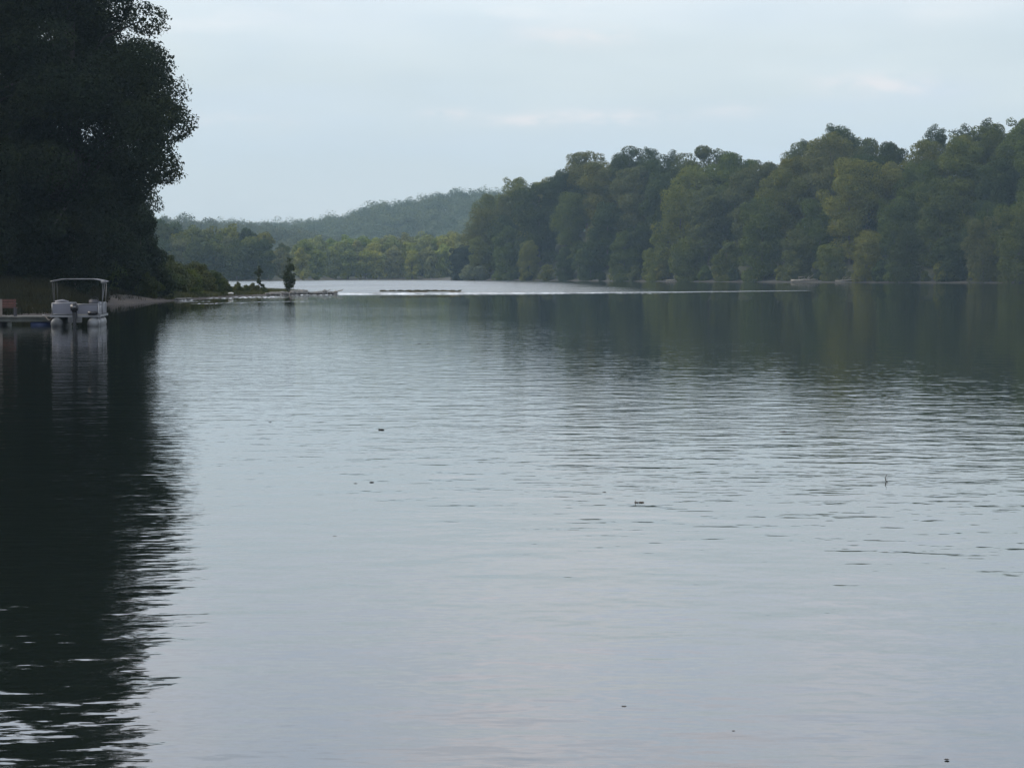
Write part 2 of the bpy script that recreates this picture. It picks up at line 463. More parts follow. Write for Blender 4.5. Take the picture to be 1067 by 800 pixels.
# the white lip of the rapids: water sliding over the ledge, plus broken standing waves below it
V = []; Fq = []
def ridge(pa, pb, dfun, z0, z1f, depth, step=2.0, back=False):
    base = len(V); ps = list(np.arange(pa, pb, step))
    for k, p in enumerate(ps):
        D = dfun(p); e = min(1, k / 4, (len(ps) - 1 - k) / 4)
        z1 = z1f(p) if callable(z1f) else z1f
        hz = z0 + (z1 - z0) * e * ((0.15 + 0.85 * rng.uniform()) * (0.5 + 0.5 * math.sin(p * .9 + D)) if back else 0.75 + 0.25 * rng.uniform())
        V.append((X(p, D), D, z0 - 0.06)); V.append((X(p, D), D + depth * 0.6, z0 + (hz - z0) * 0.8)); V.append((X(p, D), D + depth, hz))
        V.append((X(p, D), D + depth * 1.8, (z0 - 0.06) if back else hz - 0.02))
    for k in range(len(ps) - 1):
        for j in range(3):
            a = base + k * 4 + j; Fq.append((a, a + 4, a + 5, a + 1))
ridge(186, 850, rf, 0.0, lambda p: uz(p) + 0.015, 2.6)
for pa, pb, D, hh in [(205, 300, 236, 0.07), (180, 206, 216, 0.06), (238, 296, 251, 0.09), (300, 352, 276, 0.07), (356, 420, 281, 0.06), (430, 505, 284, 0.06), (186, 222, 206, 0.05), (196, 262, 192, 0.035), (262, 330, 204, 0.03), (520, 600, 288, 0.05), (640, 700, 300, 0.05), (705, 760, 338, 0.06)]:
    ph = rng.uniform(0, 6)
    ridge(pa, pb, lambda p: D + (p - pa) * 0.12 + 1.2 * math.sin(p * 0.2 + ph), 0.0, hh, 1.2, 2.0, True)
tag(link_mesh('rapids', np_mesh('rapids', np.array(V), np.array(Fq)), M_FOAM, smooth=True), kind='structure')

# ------------------------------------------------------------------ the wood on the right bank
rng = np.random.default_rng(11)
def prof_round(h, r, b): return [(b, r * .8), (h * .3, r * .85), (h * .55, r), (h * .78, r * .97), (h * .9, r * .8), (h * .97, r * .5)]
def prof_drape(h, r): return [(0.2, r * .85), (h * .2, r * .95), (h * .5, r), (h * .75, r * .95), (h * .9, r * .78), (h * .97, r * .45)]
broad = [Tree(100 + k, prof_round(h, r, b), nl, lr, 34000, 0.52, 0.5, rag=0.4) for k, (h, r, b, nl, lr) in enumerate(
    [(30, 9.2, 2, 62, 3.1), (31, 8.0, 3, 60, 2.9), (28, 9.8, 2, 80, 2.8), (32, 8.6, 4, 52, 3.3), (29, 7.6, 2, 66, 2.7)])]
drape = [Tree(200 + k, prof_drape(h, r), nl, lr, 24000, 0.5, 0.35, rag=0.3) for k, (h, r, nl, lr) in enumerate(
    [(24, 7.0, 70, 2.6), (20, 6.2, 60, 2.3), (26, 7.8, 80, 2.7), (15, 6.0, 60, 2.1)])]
airy = [Tree(300 + k, [(9, 3), (14, 5.5), (20, 6.2), (25, 4.8), (27.5, 2.5)], 60, 1.7, 10000, 0.45, 0.34, rag=0.6, open_=0.3, nlimb=20) for k in range(2)]
bushes = [Tree(400 + k, [(0.05, 1.5), (0.8, 2.0), (1.8, 1.9), (2.7, 1.2), (3.2, 0.3)], 34, 0.75, 5200, 0.26, 0.07, rag=0.45, nlimb=8) for k in range(3)]
bigbush = [Tree(420 + k, [(0.1, 2.2), (1.5, 3.0), (3.5, 2.7), (5.2, 1.6), (6, 0.4)], 40, 1.1, 4200, 0.5, 0.12, rag=0.4, nlimb=8) for k in range(2)]

ROWS = [('waterline', 6, 3.0, 14), ('second', 24, 3.5, 14.5), ('third', 44, 3.5, 14), ('ridge-top', RD + 2, 4.0, 10.5)]
tints = [DARK, GREEN, GREEN, OLIVE, GREY, DARK, OLIVE]
for ri, (rname, u, jit, spc) in enumerate(ROWS):
    p = 499 + ri * 4
    lst = []
    while p < 1110:
        D = ip(p, RS_PX, RS_D) + u + rng.uniform(-jit, jit)
        lst.append((p, D))
        p += spc * F / D * rng.uniform(0.62, 1.05)
    for k, (p, D) in enumerate(lst):
        z = right_z(p, D)
        T = drape[rng.integers(4)] if ri == 0 or (ri == 1 and rng.uniform() < .5) else broad[rng.integers(5)]
        s = rng.uniform(0.8, 1.12)
        if ri == 0: s = rng.uniform(0.62, 1.05)
        # the wood tapers down to its left tip
        room = Z(ip(p, PR_PX, PR_Y), D) - z
        sh = min(s, max(0.35, (room + 1.5) / T.h)); s = max(sh, min(s, .8))
        ti = tints[rng.integers(len(tints))]
        if ri == 2 and (abs(p - 567) < 9 or abs(p - 735) < 9): ti = YELLOW
        where = {'waterline': 'tree at the waterline of the right bank', 'ridge-top': 'tree on the skyline of the right bank'}.get(
            rname, f'tree in the {rname} row up the right bank')
        T.place('riverside_tree', (X(p, D), D, z - 0.1), rng.uniform(0, 6.28), s, vary(ti, rng),
                f'{TINTNAME[ti]} {where}, {ordn(k + 1)} from left', 'tree', f'trees in the {rname} row of the right bank', scz=sh * rng.uniform(0.95, 1.05))
# loose crowns that stand out above the skyline
for (p, y, lab, s) in [(869, 126, 'tallest loose-crowned tree, rising alone above the middle of the right bank skyline', 1.05),
                       (884, 134, 'loose-crowned tree just right of the tallest one on the right bank skyline', .95),
                       (837, 142, 'thin spiky treetop poking up left of the tallest skyline tree', .8),
                       (974, 128, 'small dark round treetop above the skyline, left of the airy pair at far right', .8),
                       (1004, 128, 'airy open-crowned skyline tree, left one of the pair at far right', .95),
                       (1030, 122, 'airy open-crowned skyline tree, right one of the pair at far right', 1.0),
                       (1064, 128, 'airy skyline tree cut by the right edge of the photo', .95),
                       (700, 154, 'small feathery treetop on the skyline at the first hump of the right bank', .7),
                       (675, 150, 'feathery treetop on the crest of the first hump of the right bank', .75)]:
    D = ip(p, RS_PX, RS_D) + RD + 8 + rng.uniform(-3, 4)
    T = airy[rng.integers(2)]
    ztop = Z(y + 4, D)
    T.place('skyline_tree', (X(p, D), D, ztop - T.h * s), rng.uniform(0, 6.28), s, vary(DARK, rng), lab, 'tree', 'loose-crowned trees above the right bank skyline')
# bushes along the foot of the wood
k = 0
p = 500
while p < 1100:
    D = ip(p, RS_PX, RS_D) + rng.uniform(3, 8); k += 1
    ti = [GREEN, OLIVE, GREY, DARK][rng.integers(4)]
    s = rng.uniform(0.5, 1.15)
    bigbush[k % 2].place('bush', (X(p, D), D, right_z(p, D) - 0.1), rng.uniform(0, 6.28), s, vary(ti, rng), f'{TINTNAME[ti]} bush at the foot of the right bank, {ordn(k)} from left', 'bush', 'bushes at the foot of the right bank')
    p += rng.uniform(11, 26)
# at the left tip: a dark leaning tree and a pale grey-green thicket
D = 1040
drape[3].place('riverside_tree', (X(482, D), D, 0.2), 1.0, 0.95, (0.028, 0.04, 0.028), 'small dark tree standing alone at the left tip of the right bank', 'tree')
bigbush[0].place('bush', (X(488, D - 14), D - 14, 0.0), 0.4, 1.05, (0.16, 0.18, 0.10), 'pale bush at the left tip of the right bank, left one of two', 'bush', 'pale bushes at the left tip')
bigbush[1].place('bush', (X(500, D - 12), D - 12, 0.0), 2.4, 1.05, (0.15, 0.17, 0.10), 'pale bush at the left tip of the right bank, right one of two', 'bush', 'pale bushes at the left tip')

# driftwood on the right strand
def drift(p0, p1, y, rad, label, seed):
    r = random.Random(seed)
    D = ip((p0 + p1) / 2, RS_PX, RS_D) + 1.0
    x0, x1 = X(p0, D), X(p1, D)
    e = empty('driftwood', ((x0 + x1) / 2, D, 0.15)); tag(e, label, 'driftwood')
    L = (x1 - x0) / 2
    mb = MB(); pts = [(-L + 2 * L * t, r.uniform(-.2, .2), 0.3 + 0.5 * t + r.uniform(-.05, .1)) for t in np.linspace(0, 1, 7)]
    mb.tube(pts, [rad * (1 - .1 * i) for i in range(7)], 8); mb.build('log', M_DRIFT, e, True)
    for q in range(4):
        t = r.uniform(.3, .95); b = Vector((-L + 2 * L * t, 0, .3 + .5 * t))
        mb = MB(); mb.tube([b, b + Vector((r.uniform(-.5, 1.4), -.4, r.uniform(.5, 1.3))), b + Vector((r.uniform(0, 2.4), -.6, r.uniform(1, 2)))], [rad * .4, rad * .25, rad * .08], 5)
        mb.build('branch', M_DRIFT, e, True)
drift(824, 852, 291, 0.42, 'pale bleached fallen trunk lying on the right strand', 1)
drift(870, 892, 294, 0.22, 'thin bleached log lying right of the larger fallen trunk', 2)
drift(694, 712, 294, 0.25, 'short pale log lying on the strand near the middle of the right bank', 3)

# ------------------------------------------------------------------ far shore woods
rng = np.random.default_rng(23)
fartrees = [Tree(500 + k, prof_drape(h, r), 46, 1.9, 5200, 0.85, 0.3, rag=0.3, nlimb=5) for k, (h, r) in enumerate([(17, 4.8), (15, 4.2), (19, 5.2), (14, 5)])]
def wood(p0, p1, spx, rows, topf, name, place_txt, tn, bright):
    for ri, (u, frac) in enumerate(rows):
        p = p0 + rng.uniform(0, spx * .6); k = 0
        while p < p1:
            k += 1
            D = ip(p, FS_PX, FS_D) + u + rng.uniform(-4, 4); z = far_z(p, D)
            ht = (Z(topf(p), D) - z) * frac * rng.uniform(0.9, 1.05)
            T = fartrees[rng.integers(4)]; s = max(.3, ht / T.h)
            ti = tn[rng.integers(len(tn))]
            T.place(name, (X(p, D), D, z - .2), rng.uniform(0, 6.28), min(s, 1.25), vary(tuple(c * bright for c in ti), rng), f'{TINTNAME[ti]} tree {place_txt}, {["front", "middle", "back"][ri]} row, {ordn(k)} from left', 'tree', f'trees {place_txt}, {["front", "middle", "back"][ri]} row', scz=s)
            p += spx * rng.uniform(.7, 1.1)
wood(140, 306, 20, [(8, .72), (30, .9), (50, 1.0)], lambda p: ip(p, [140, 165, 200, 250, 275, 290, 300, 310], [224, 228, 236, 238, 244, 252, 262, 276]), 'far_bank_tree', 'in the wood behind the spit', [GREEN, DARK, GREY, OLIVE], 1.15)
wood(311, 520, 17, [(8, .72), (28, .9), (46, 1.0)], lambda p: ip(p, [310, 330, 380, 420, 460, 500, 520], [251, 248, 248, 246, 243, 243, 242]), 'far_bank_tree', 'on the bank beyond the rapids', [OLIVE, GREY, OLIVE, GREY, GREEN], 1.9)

# wooded hills: masses of crowns nobody could count
def hillwood(name, zf, p0, p1, D0, D1, n, seed, label, h0, tint):
    r = np.random.default_rng(seed); Vv = []; base = []
    k = 0
    P_all = []; N_all = []
    while k < n:
        D = math.sqrt(r.uniform(D0 ** 2, D1 ** 2)); p = r.uniform(p0, p1)
        z = zf(p, D)
        if z < 0.9: k += 1; continue
        h = h0 * r.uniform(.75, 1.2); rad = h * r.uniform(.28, .42)
        nl = 5
        c = np.array([X(p, D), D, z + h * .55])
        m = 450
        li = r.integers(0, nl, m)
        lc = c + r.normal(size=(nl, 3)) * rad * .27 * np.array([1, 1, 1.2])
        d = rand_dirs(r, m)
        P_all.append(lc[li] + d * rad * .82 * r.uniform(.75, 1.05, m)[:, None] * np.array([1, 1, 1.15])); N_all.append(d)
        k += 1
    P = np.concatenate(P_all); Nn = np.concatenate(N_all)
    v, f = leaf_cards(r, P, Nn, 1.05)
    o = link_mesh(name, np_mesh(name, v, f), M_HILL); o.color = (*tint, 1)
    return tag(o, label, 'woodland', kind='stuff')
M_HILL = foliage_mat('hill_leaves', 0.05)
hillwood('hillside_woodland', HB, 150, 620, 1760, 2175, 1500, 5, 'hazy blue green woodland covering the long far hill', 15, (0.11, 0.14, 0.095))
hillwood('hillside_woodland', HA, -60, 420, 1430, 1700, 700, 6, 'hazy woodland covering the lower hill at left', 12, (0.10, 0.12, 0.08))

# ------------------------------------------------------------------ left bank trees
rng = np.random.default_rng(31)
SIL_Y = [-260, -235, -180, -126, -60, -26, 0, 30, 60, 90, 130, 150, 165, 178, 195, 220, 250, 290]
SIL_X = [20, 70, 118, 148, 160, 160, 152, 166, 178, 180, 190, 199, 195, 178, 155, 137, 135, 140]
def silclip(x0, D0, rz=0.0):
    def c(C, lr):
        x = x0 + C[:, 0]; y = D0 + C[:, 1]; z = C[:, 2] + left_base
        px = CX + F * x / y; py = YH - (z - H) * F / y
        lim = np.interp(py, SIL_Y, SIL_X)
        return px + lr * F / y * 1.0 < lim + 10 + 3 * np.sin(C[:, 2] * 2.3)
    return c
left_base = 1.8
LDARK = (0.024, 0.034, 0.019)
LEFT = [  # px, D, height, profile, leaves, clip, label
    (78, 186, [(1.5, 4.5), (5, 6.2), (9, 8.6), (12, 10.6), (16, 9.9), (20, 8.4), (25, 8.0), (30, 6.6), (34, 5), (37.5, 1.5)], 320000, 280, 'great dark tree overhanging the water behind the pontoon boat'),
    (-55, 180, [(2, 5), (8, 8), (16, 9), (24, 8), (31, 6), (36.5, 1.5)], 150000, 120, 'tall dark tree by the left edge, above the wooden bench'),
    (20, 205, [(3, 6), (10, 8), (20, 8), (29, 7), (33, 5), (36, 1.5)], 130000, 110, 'tall dark tree standing behind the great one over the boat'),
]
for q, (p, D, prof, nleaf, nl, lab) in enumerate(LEFT):
    x0 = X(p, D)
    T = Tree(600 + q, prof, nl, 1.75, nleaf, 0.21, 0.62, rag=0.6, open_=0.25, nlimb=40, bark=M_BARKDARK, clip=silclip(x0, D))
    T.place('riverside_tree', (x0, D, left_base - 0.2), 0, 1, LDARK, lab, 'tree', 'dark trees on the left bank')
    if q == 1: T2 = T
for k, (p, D, s) in enumerate([(-175, 168, .95), (-330, 150, .9), (-90, 222, 1.0), (-520, 135, .95), (-220, 240, 1.05)]):
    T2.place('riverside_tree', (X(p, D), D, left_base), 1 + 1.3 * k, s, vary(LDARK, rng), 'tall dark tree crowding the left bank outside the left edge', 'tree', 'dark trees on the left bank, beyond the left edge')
mids = [Tree(620 + k, prof_drape(13, 3.8), 60, 1.5, 26000, 0.3, 0.22, rag=0.5, nlimb=14) for k in range(2)]
for k, (p, D, s, rz, lab) in enumerate([
        (118, 214, .7, .4, 'dark bushy tree under the right side of the great tree'), (78, 183, .5, 3, 'low dark bushy tree hiding the trunk above the boat canopy'), (40, 186, .5, 5, 'low dark bushy tree left of the boat canopy'), (100, 224, .9, 2, 'dark bushy tree behind the boat canopy, right of its middle'),
        (62, 220, .95, 3.3, 'dark bushy tree behind the boat canopy, left of its middle'), (24, 216, .9, 4.4, 'dark bushy tree on the bank behind the bare dock'),
        (-12, 206, 1.0, 5.1, 'dark bushy tree on the bank directly behind the bench'), (128, 262, .9, 1.1, 'dark bushy tree farther back where the bank meets the spit')]):
    mids[k % 2].place('bank_tree', (X(p, D), D, left_z(p, D) - .1), rz, s, vary(LDARK, rng), lab, 'tree', 'dark bushy trees under the tall ones')
small = Tree(640, [(0.3, 1.1), (1.5, 1.6), (3, 1.5), (4.6, 1.0), (5.9, 0.2)], 34, 0.65, 7000, 0.24, 0.1, rag=0.6, nlimb=12)
small.place('small_tree', (X(157, 222), 222, left_z(157, 222) - .1), 0, 1, (0.03, 0.042, 0.026), 'small dark pointed tree at the right foot of the great tree', 'tree')
small.place('small_tree', (X(147, 226), 226, left_z(147, 226) - .1), 2, .95, (0.03, 0.045, 0.026), 'small dark tree half hidden left of the pointed one', 'tree')

# shrubs: along the bank foot and out on the spit
bdef = [(170, 226, 1.0, SPITA), (184, 236, 1.05, SPITB), (197, 240, .85, (0.10, 0.13, 0.035)), (209, 250, .95, SPITB), (221, 254, .85, SPITA), (230, 262, .65, SPITB), (178, 250, 1.05, SPITA), (203, 265, .95, SPITA),
        (238, 262, .36, SPITA), (248, 268, .42, SPITB), (257, 272, .36, SPITA), (264, 276, .4, SPITB), (276, 279, .26, SPITA)]
TINTNAME[SPITA] = 'dark green'; TINTNAME[SPITB] = 'dull olive'
for k, (p, D, s, ti) in enumerate(bdef):
    nm = 'shrub'
    lab = f'{TINTNAME.get(ti, "bright green")} {"leafy shrub on the left spit" if k < 8 else "low shrub near the end of the spit"}, {ordn(k + 1 if k < 8 else k - 7)} counted'
    lab = lab.replace(' counted', f' from the {"left" if k < 6 or k >= 8 else "left, behind the front ones"}')
    bushes[k % 3].place(nm, (X(p, D), D, left_z(p, D) - .08), k * 1.7, s * .84, vary(ti, rng, .1), lab, 'shrub', 'shrubs on the left spit')
k = 0
for p in range(-70, 170, 13):
    k += 1
    pp = p + rng.uniform(-4, 4)
    D = ip(pp, LS_PX, LS_D) + ip(pp, [-70, 50, 110, 170], [52, 62, 26, 12]) + rng.uniform(-5, 6)
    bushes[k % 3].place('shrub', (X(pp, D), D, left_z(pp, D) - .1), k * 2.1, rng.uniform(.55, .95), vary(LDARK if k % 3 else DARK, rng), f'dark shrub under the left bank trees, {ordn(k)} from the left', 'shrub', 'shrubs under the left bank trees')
# saplings at the end of the spit
sap = Tree(700, [(0.5, 0.45), (1.3, 0.8), (2.0, 0.85), (2.5, 0.6), (3.0, 0.65), (3.6, 0.42), (4.15, 0.1)], 60, 0.24, 2600, 0.15, 0.07, rag=1.1, nlimb=14)
sap.place('sapling', (X(302, 289), 289, 0.05), 0, 1.06, (0.04, 0.052, 0.024), 'slender upright sapling standing alone at the tip of the rocks', 'tree')
sap2 = Tree(701, [(0.2, 0.75), (0.8, 0.6), (1.2, 0.25), (1.9, 0.2), (2.4, 0.5), (3.1, 0.1)], 34, 0.2, 1500, 0.15, 0.05, rag=0.7, nlimb=12)
sap2.place('sapling', (X(270, 282), 282, 0.15), 0, 1.0, (0.045, 0.058, 0.026), 'thin gappy sapling left of the taller lone one', 'tree')

# rough grass and weeds on the left bank
def grass(name, n, pr, label, seed, tint, hmin, hmax, amax=80):
    r = np.random.default_rng(seed); V = []; c = 0
    P = []
    while len(P) < n:
        p = r.uniform(*pr); a = r.uniform(1.5, amax) if amax > 5 else r.uniform(.4, amax); L = ip(p, LB_PX, LB_L)
        if a > L - 1: 
            c += 1
            if c > n * 30: break
            continue
        D = ip(p, LS_PX, LS_D) + a; z = left_z(p, D)
        if z < 0.12: continue
        if p > 112 and p < 172 and z < 0.55 and r.uniform() < .96: continue
        P.append((X(p, D), D, z))
    P = np.array(P); n = len(P)
    P = np.repeat(P, 5, 0) + np.concatenate([r.normal(size=(n * 5, 2)) * .12, np.zeros((n * 5, 1))], 1)
    m = len(P); az = r.uniform(0, 6.28, m); h = r.uniform(hmin, hmax, m); w = r.uniform(.012, .035, m)
    side = np.stack([np.cos(az), np.sin(az), np.zeros(m)], 1) * w[:, None]
    ln = np.stack([r.normal(size=m) * .3, r.normal(size=m) * .3, np.ones(m)], 1) * h[:, None]
    v = np.stack([P - side - [0, 0, .03], P + side - [0, 0, .03], P + side * .6 + ln * .6, P + ln], 1).reshape(-1, 3)
    o = link_mesh(name, np_mesh(name, v, np.arange(m * 4).reshape(-1, 4)), M_LEAF); o.color = (*tint, 1)
    return tag(o, label, 'grass', kind='stuff')
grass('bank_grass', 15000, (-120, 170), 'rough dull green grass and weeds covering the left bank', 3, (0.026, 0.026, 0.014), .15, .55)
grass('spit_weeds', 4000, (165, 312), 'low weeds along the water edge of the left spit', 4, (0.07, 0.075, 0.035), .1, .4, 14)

# ------------------------------------------------------------------ rocks of the rapids
def rock_mesh(seed, flat=.6):
    r = random.Random(seed); bm = bmesh.new(); bmesh.ops.create_icosphere(bm, subdivisions=2, radius=1)
    o = [Vector((r.uniform(-1, 1), r.uniform(-1, 1), r.uniform(-1, 1))).normalized() for _ in range(7)]
    for v in bm.verts:
        d = v.co.normalized(); k = 1.0
        for a in o: k -= 0.28 * max(0, d.dot(a) - .55)
        v.co = Vector((d.x * k, d.y * k * .9, d.z * k * flat)) * (1 + r.uniform(-.04, .04))
    me = bpy.data.meshes.new('rock'); bm.to_mesh(me); bm.free(); me.materials.append(M_ROCK); return me
rocks = [rock_mesh(k, f) for k, f in enumerate([.5, .6, .45, .7])]
rr = random.Random(5)
rdef = [(279, .5, .25), (284, .6, .3), (289, .5, .36), (294, .6, .28), (299, .4, .3), (306, .7, .42), (311, .8, .5), (316, .7, .42), (321, .5, .3), (326, .5, .25), (333, .6, .35), (338, .5, .38), (344, .6, .32), (349, .4, .28)]
for k, (p, w, h) in enumerate(rdef):
    D = rf(p) - rr.uniform(-1, 1.5)
    me = rocks[k % 4]; o = link_mesh('rock', me, None); o.location = (X(p, D), D, h * .3 + .02)
    o.scale = (w, w, h / .6); o.rotation_euler = (0, 0, rr.uniform(0, 6))
    tag(o, f'dark wet rock at the head of the rapids, {ordn(k + 1)} from the spit', 'rock', 'rocks in the rapids')
pal = link_mesh('rock', rock_mesh(44, .5), None); pal.data.materials.clear(); pal.data.materials.append(M_ROCKPALE)
pal.location = (X(240.5, 256), 256, .35); pal.scale = (.32, .3, .3); tag(pal, 'small whitish rock lying at the foot of the spit shrubs', 'rock')
for k, (p, D) in enumerate([(190, 222), (186, 219), (196, 226)]):
    o = link_mesh('rock', rocks[k], None); o.location = (X(p, D), D, .08); o.scale = (.45, .4, .3)
    tag(o, f'grey stone at the water edge left of the spit, {ordn(k + 1)} of three', 'rock', 'stones at the spit edge')
M_GRAVEL = solid('gravel', (0.2, 0.185, 0.16), .9, 0, .5, 1.0, .03)
# low gravel bar in the middle of the rapids
V = []; Fq = []
for a, (p0, p1, hh, wd) in enumerate([(386, 414, .05, 1.5), (417, 448, .09, 2.5), (452, 462, .05, 1.5), (465, 486, .09, 2.0), (356, 380, .04, 1.5), (490, 520, .035, 1.5), (524, 548, .03, 1.5), (272, 352, .12, 2.2)]):
    base = len(V); ps = np.linspace(p0, p1, 40)
    for k, p in enumerate(ps):
        e = math.sin(math.pi * k / 39) ** .5; D = rf(p) + 5.5
        hz = UPZ + hh * e * (.6 + .4 * math.sin(p * .5) * math.sin(p * .21 + 1)) + (.12 if 425 < p < 445 or 468 < p < 478 else 0) * (a in (1, 3)) * .5
        V += [(X(p, D), D - wd, -.05), (X(p, D), D - wd * .4, hz * .8), (X(p, D), D + wd * .3, hz), (X(p, D), D + wd, UPZ - .05)]
    for k in range(39):
        for j in range(3):
            q = base + k * 4 + j; Fq.append((q, q + 4, q + 5, q + 1))
tag(link_mesh('gravel_bar', np_mesh('gravel_bar', np.array(V), np.array(Fq)), M_GRAVEL, smooth=True), kind='structure')
# weeds on the bar
r = np.random.default_rng(9); m = 1800
pp = np.concatenate([r.normal(438, 14, m // 2), r.uniform(396, 480, m // 2)]); Dv = np.array([rf(p) + 5.5 for p in pp]) + r.uniform(-1, 1, m)
P = np.stack([(pp - CX) / F * Dv, Dv, np.full(m, .24)], 1)
h = r.uniform(.03, .2, m) * (.6 + .6 * np.abs(np.sin(pp * .35))); az = r.uniform(0, 6.28, m); side = np.stack([np.cos(az), np.sin(az), 0 * az], 1) * .04
v = np.stack([P - side, P + side, P + side * .5 + np.stack([0 * h, 0 * h, h], 1), P - side * .5 + np.stack([r.normal(size=m) * .1, 0 * h, h], 1)], 1).reshape(-1, 3)
o = link_mesh('bar_weeds', np_mesh('bar_weeds', v, np.arange(m * 4).reshape(-1, 4)), M_LEAF); o.color = (.075, .07, .04, 1)
tag(o, 'low brown weeds on the gravel bar in the rapids', 'weeds', kind='stuff')
# stranded branches right of the sapling
for k, (p, w, sgn, lab) in enumerate([(335, 1.4, 1, 'stranded branch among the rocks, its twig raised'), (351, 1.0, 1, 'stranded branch with an upturned end, rightmost on the rocks'), (317, .8, -1, 'short twig standing up from the rocks near the sapling')]):
    D = rf(p) + .5; mb = MB()
    mb.tube([(-w, 0, .1), (0, 0, .2), (w * .6, 0, .35), (w * .8 * sgn, 0, .5)], [.09, .08, .06, .02], 6)
    mb.tube([(0, 0, .2), (-.3, .1, .5)], [.04, .015], 5)
    mb.tube([(w * .5, 0, .32), (w * .2, .1, .5)], [.035, .012], 5)
    o = mb.build('stranded_branch', M_DRIFT, None, True); o.location = (X(p, D), D, .1); tag(o, lab, 'branch', 'stranded branches in the rapids')

# ------------------------------------------------------------------ pontoon boat
M_ALU = solid('aluminium', (0.2, 0.205, 0.22), 0.45, 0.5, 0.15, 2)
M_PANEL = solid('boat_panel', (0.13, 0.135, 0.165), 0.5, 0.0, 0.12, 1.5)
M_CANVAS = solid('canopy_canvas', (0.17, 0.175, 0.185), 0.85, 0, 0.15, 3, 0.01)
M_BLACK = solid('black_plastic', (0.012, 0.012, 0.016), 0.35, 0, 0.3, 5)
M_DARK = solid('dark_vinyl', (0.04, 0.04, 0.05), 0.6, 0, 0.3, 5)
M_VINYL = solid('seat_vinyl', (0.15, 0.15, 0.17), 0.5, 0, 0.1, 4)
M_DECK = solid('boat_deck', (0.11, 0.11, 0.10), 0.9, 0, 0.3, 6)
D0 = 108.0
boat = empty('pontoon_boat', (X(78.5, D0), D0, 0), R(5.5))
tag(boat, 'small grey pontoon boat with a thin canopy, moored stern-on at the dock end', 'boat')
b = MB(); b.box(-1.03, 1.03, -.05, 5.2, .42, .47); b.build('deck', M_DECK, boat)
b = MB()
for a in ((-1.05, 1.05, -.09, -.053, .40, .49), (-1.05, 1.05, 5.203, 5.24, .40, .49), (-1.07, -1.033, -.09, 5.24, .40, .49), (1.033, 1.07, -.09, 5.24, .40, .49)): b.box(*a)
b.build('deck_trim', M_ALU, boat)
M_DULL = solid('weathered_pontoon', (0.10, 0.105, 0.11), 0.5, 0.3, 0.6, 1.6)
def pontoon(x):
    mb = MB(); mb.tube([(x, -.25, .12), (x, -.1, .12), (x, 4.6, .12), (x, 5.0, .17), (x, 5.35, .25), (x, 5.5, .32)], [.2, .27, .27, .23, .12, .03], 16)
    o = mb.build('pontoon', M_DULL, boat, True)
    b = MB(); b.box(x - .03, x + .03, .1, 4.6, .39, .42); b.build('bracket', M_ALU, o)
pontoon(-.78); pontoon(.78)
def fence(x0, y0, x1, y1, zt, name='fence'):
    n = max(2, int(round(math.hypot(x1 - x0, y1 - y0) / .9)) + 1)
    mb = MB()
    mb.tube([(x0, y0, zt), (x1, y1, zt)], .019, 8); mb.tube([(x0, y0, .53), (x1, y1, .53)], .017, 8)
    for k in range(n):
        t = k / (n - 1); mb.tube([(x0 + (x1 - x0) * t, y0 + (y1 - y0) * t, .47), (x0 + (x1 - x0) * t, y0 + (y1 - y0) * t, zt)], .018, 8)
    o = mb.build('rail', M_ALU, boat, True)
    L = math.hypot(x1 - x0, y1 - y0); a = math.atan2(y1 - y0, x1 - x0)
    mp = MB(); Mx = Matrix.Translation((x0, y0, 0)) @ Matrix.Rotation(a, 4, 'Z')
    for k in range(n - 1):
        mp.box(.03 + L * k / (n - 1), L * (k + 1) / (n - 1) - .03, -.006, .006, .55, zt - .03, 0, Mx)
    mp.build('side_panel', M_PANEL, o)
fence(-.98, .02, .0, .02, 1.0); fence(.06, .02, .98, .02, .95)
fence(-.99, .06, -.99, 5.1, 1.0); fence(.99, .06, .99, 2.0, .98); fence(.99, 2.7, .99, 5.1, .98)
fence(-.95, 5.14, -.35, 5.14, .98); fence(.35, 5.14, .95, 5.14, .98)
# outboard motor
mo = MB(); mo.box(-.16, .16, -.62, -.2, .62, 1.0, .06); o = mo.build('outboard_motor', M_BLACK, boat, True)
mo = MB(); mo.box(-.06, .06, -.48, -.3, .02, .62, .02); mo.box(-.11, .11, -.55, -.25, .02, .045); mo.box(-.035, .035, -.46, -.32, -.35, .02, .01); mo.build('leg', M_BLACK, o)
mo = MB(); mo.box(-.1, .1, -.3, -.12, .34, .66, .02); mo.build('mounting_bracket', M_DARK, o)
mo = MB(); mo.box(-.075, .075, -.626, -.619, .84, .87); mo.build('badge', M_ALU, o)
mo = MB(); mo.box(-.3, .3, -.14, -.09, .16, .40, .01); mo.build('transom', M_DULL, boat)
# seats, console
s_ = MB(); s_.box(-.93, -.1, .2, .7, .47, .85, .04); s_.box(-.93, -.1, .1, .24, .75, 1.04, .05); s_.build('bench_seat', M_VINYL, boat, True)
s_ = MB(); s_.tube([(-.88, .2, 1.06), (-.55, .2, 1.1), (-.3, .2, 1.05)], [.05, .07, .05], 10); s_.build('bolster', M_VINYL, boat, True)
c = MB(); c.box(.45, .95, 2.0, 2.45, .47, 1.05, .03); c.build('helm_console', M_PANEL, boat, True)
c = MB(); c.tube([(.7 + .17 * math.cos(t), 1.93 + .05 * math.sin(t), 1.08 + .16 * math.sin(t)) for t in np.linspace(0, 2 * math.pi, 20)], .014, 6, False); c.build('steering_wheel', M_BLACK, boat, True)
c = MB(); c.box(.5, .9, 1.25, 1.65, .75, .86, .04); c.box(.5, .9, 1.16, 1.26, .84, 1.16, .04); c.tube([(.7, 1.45, .47), (.7, 1.45, .76)], .04); c.build('helm_seat', M_DARK, boat, True)
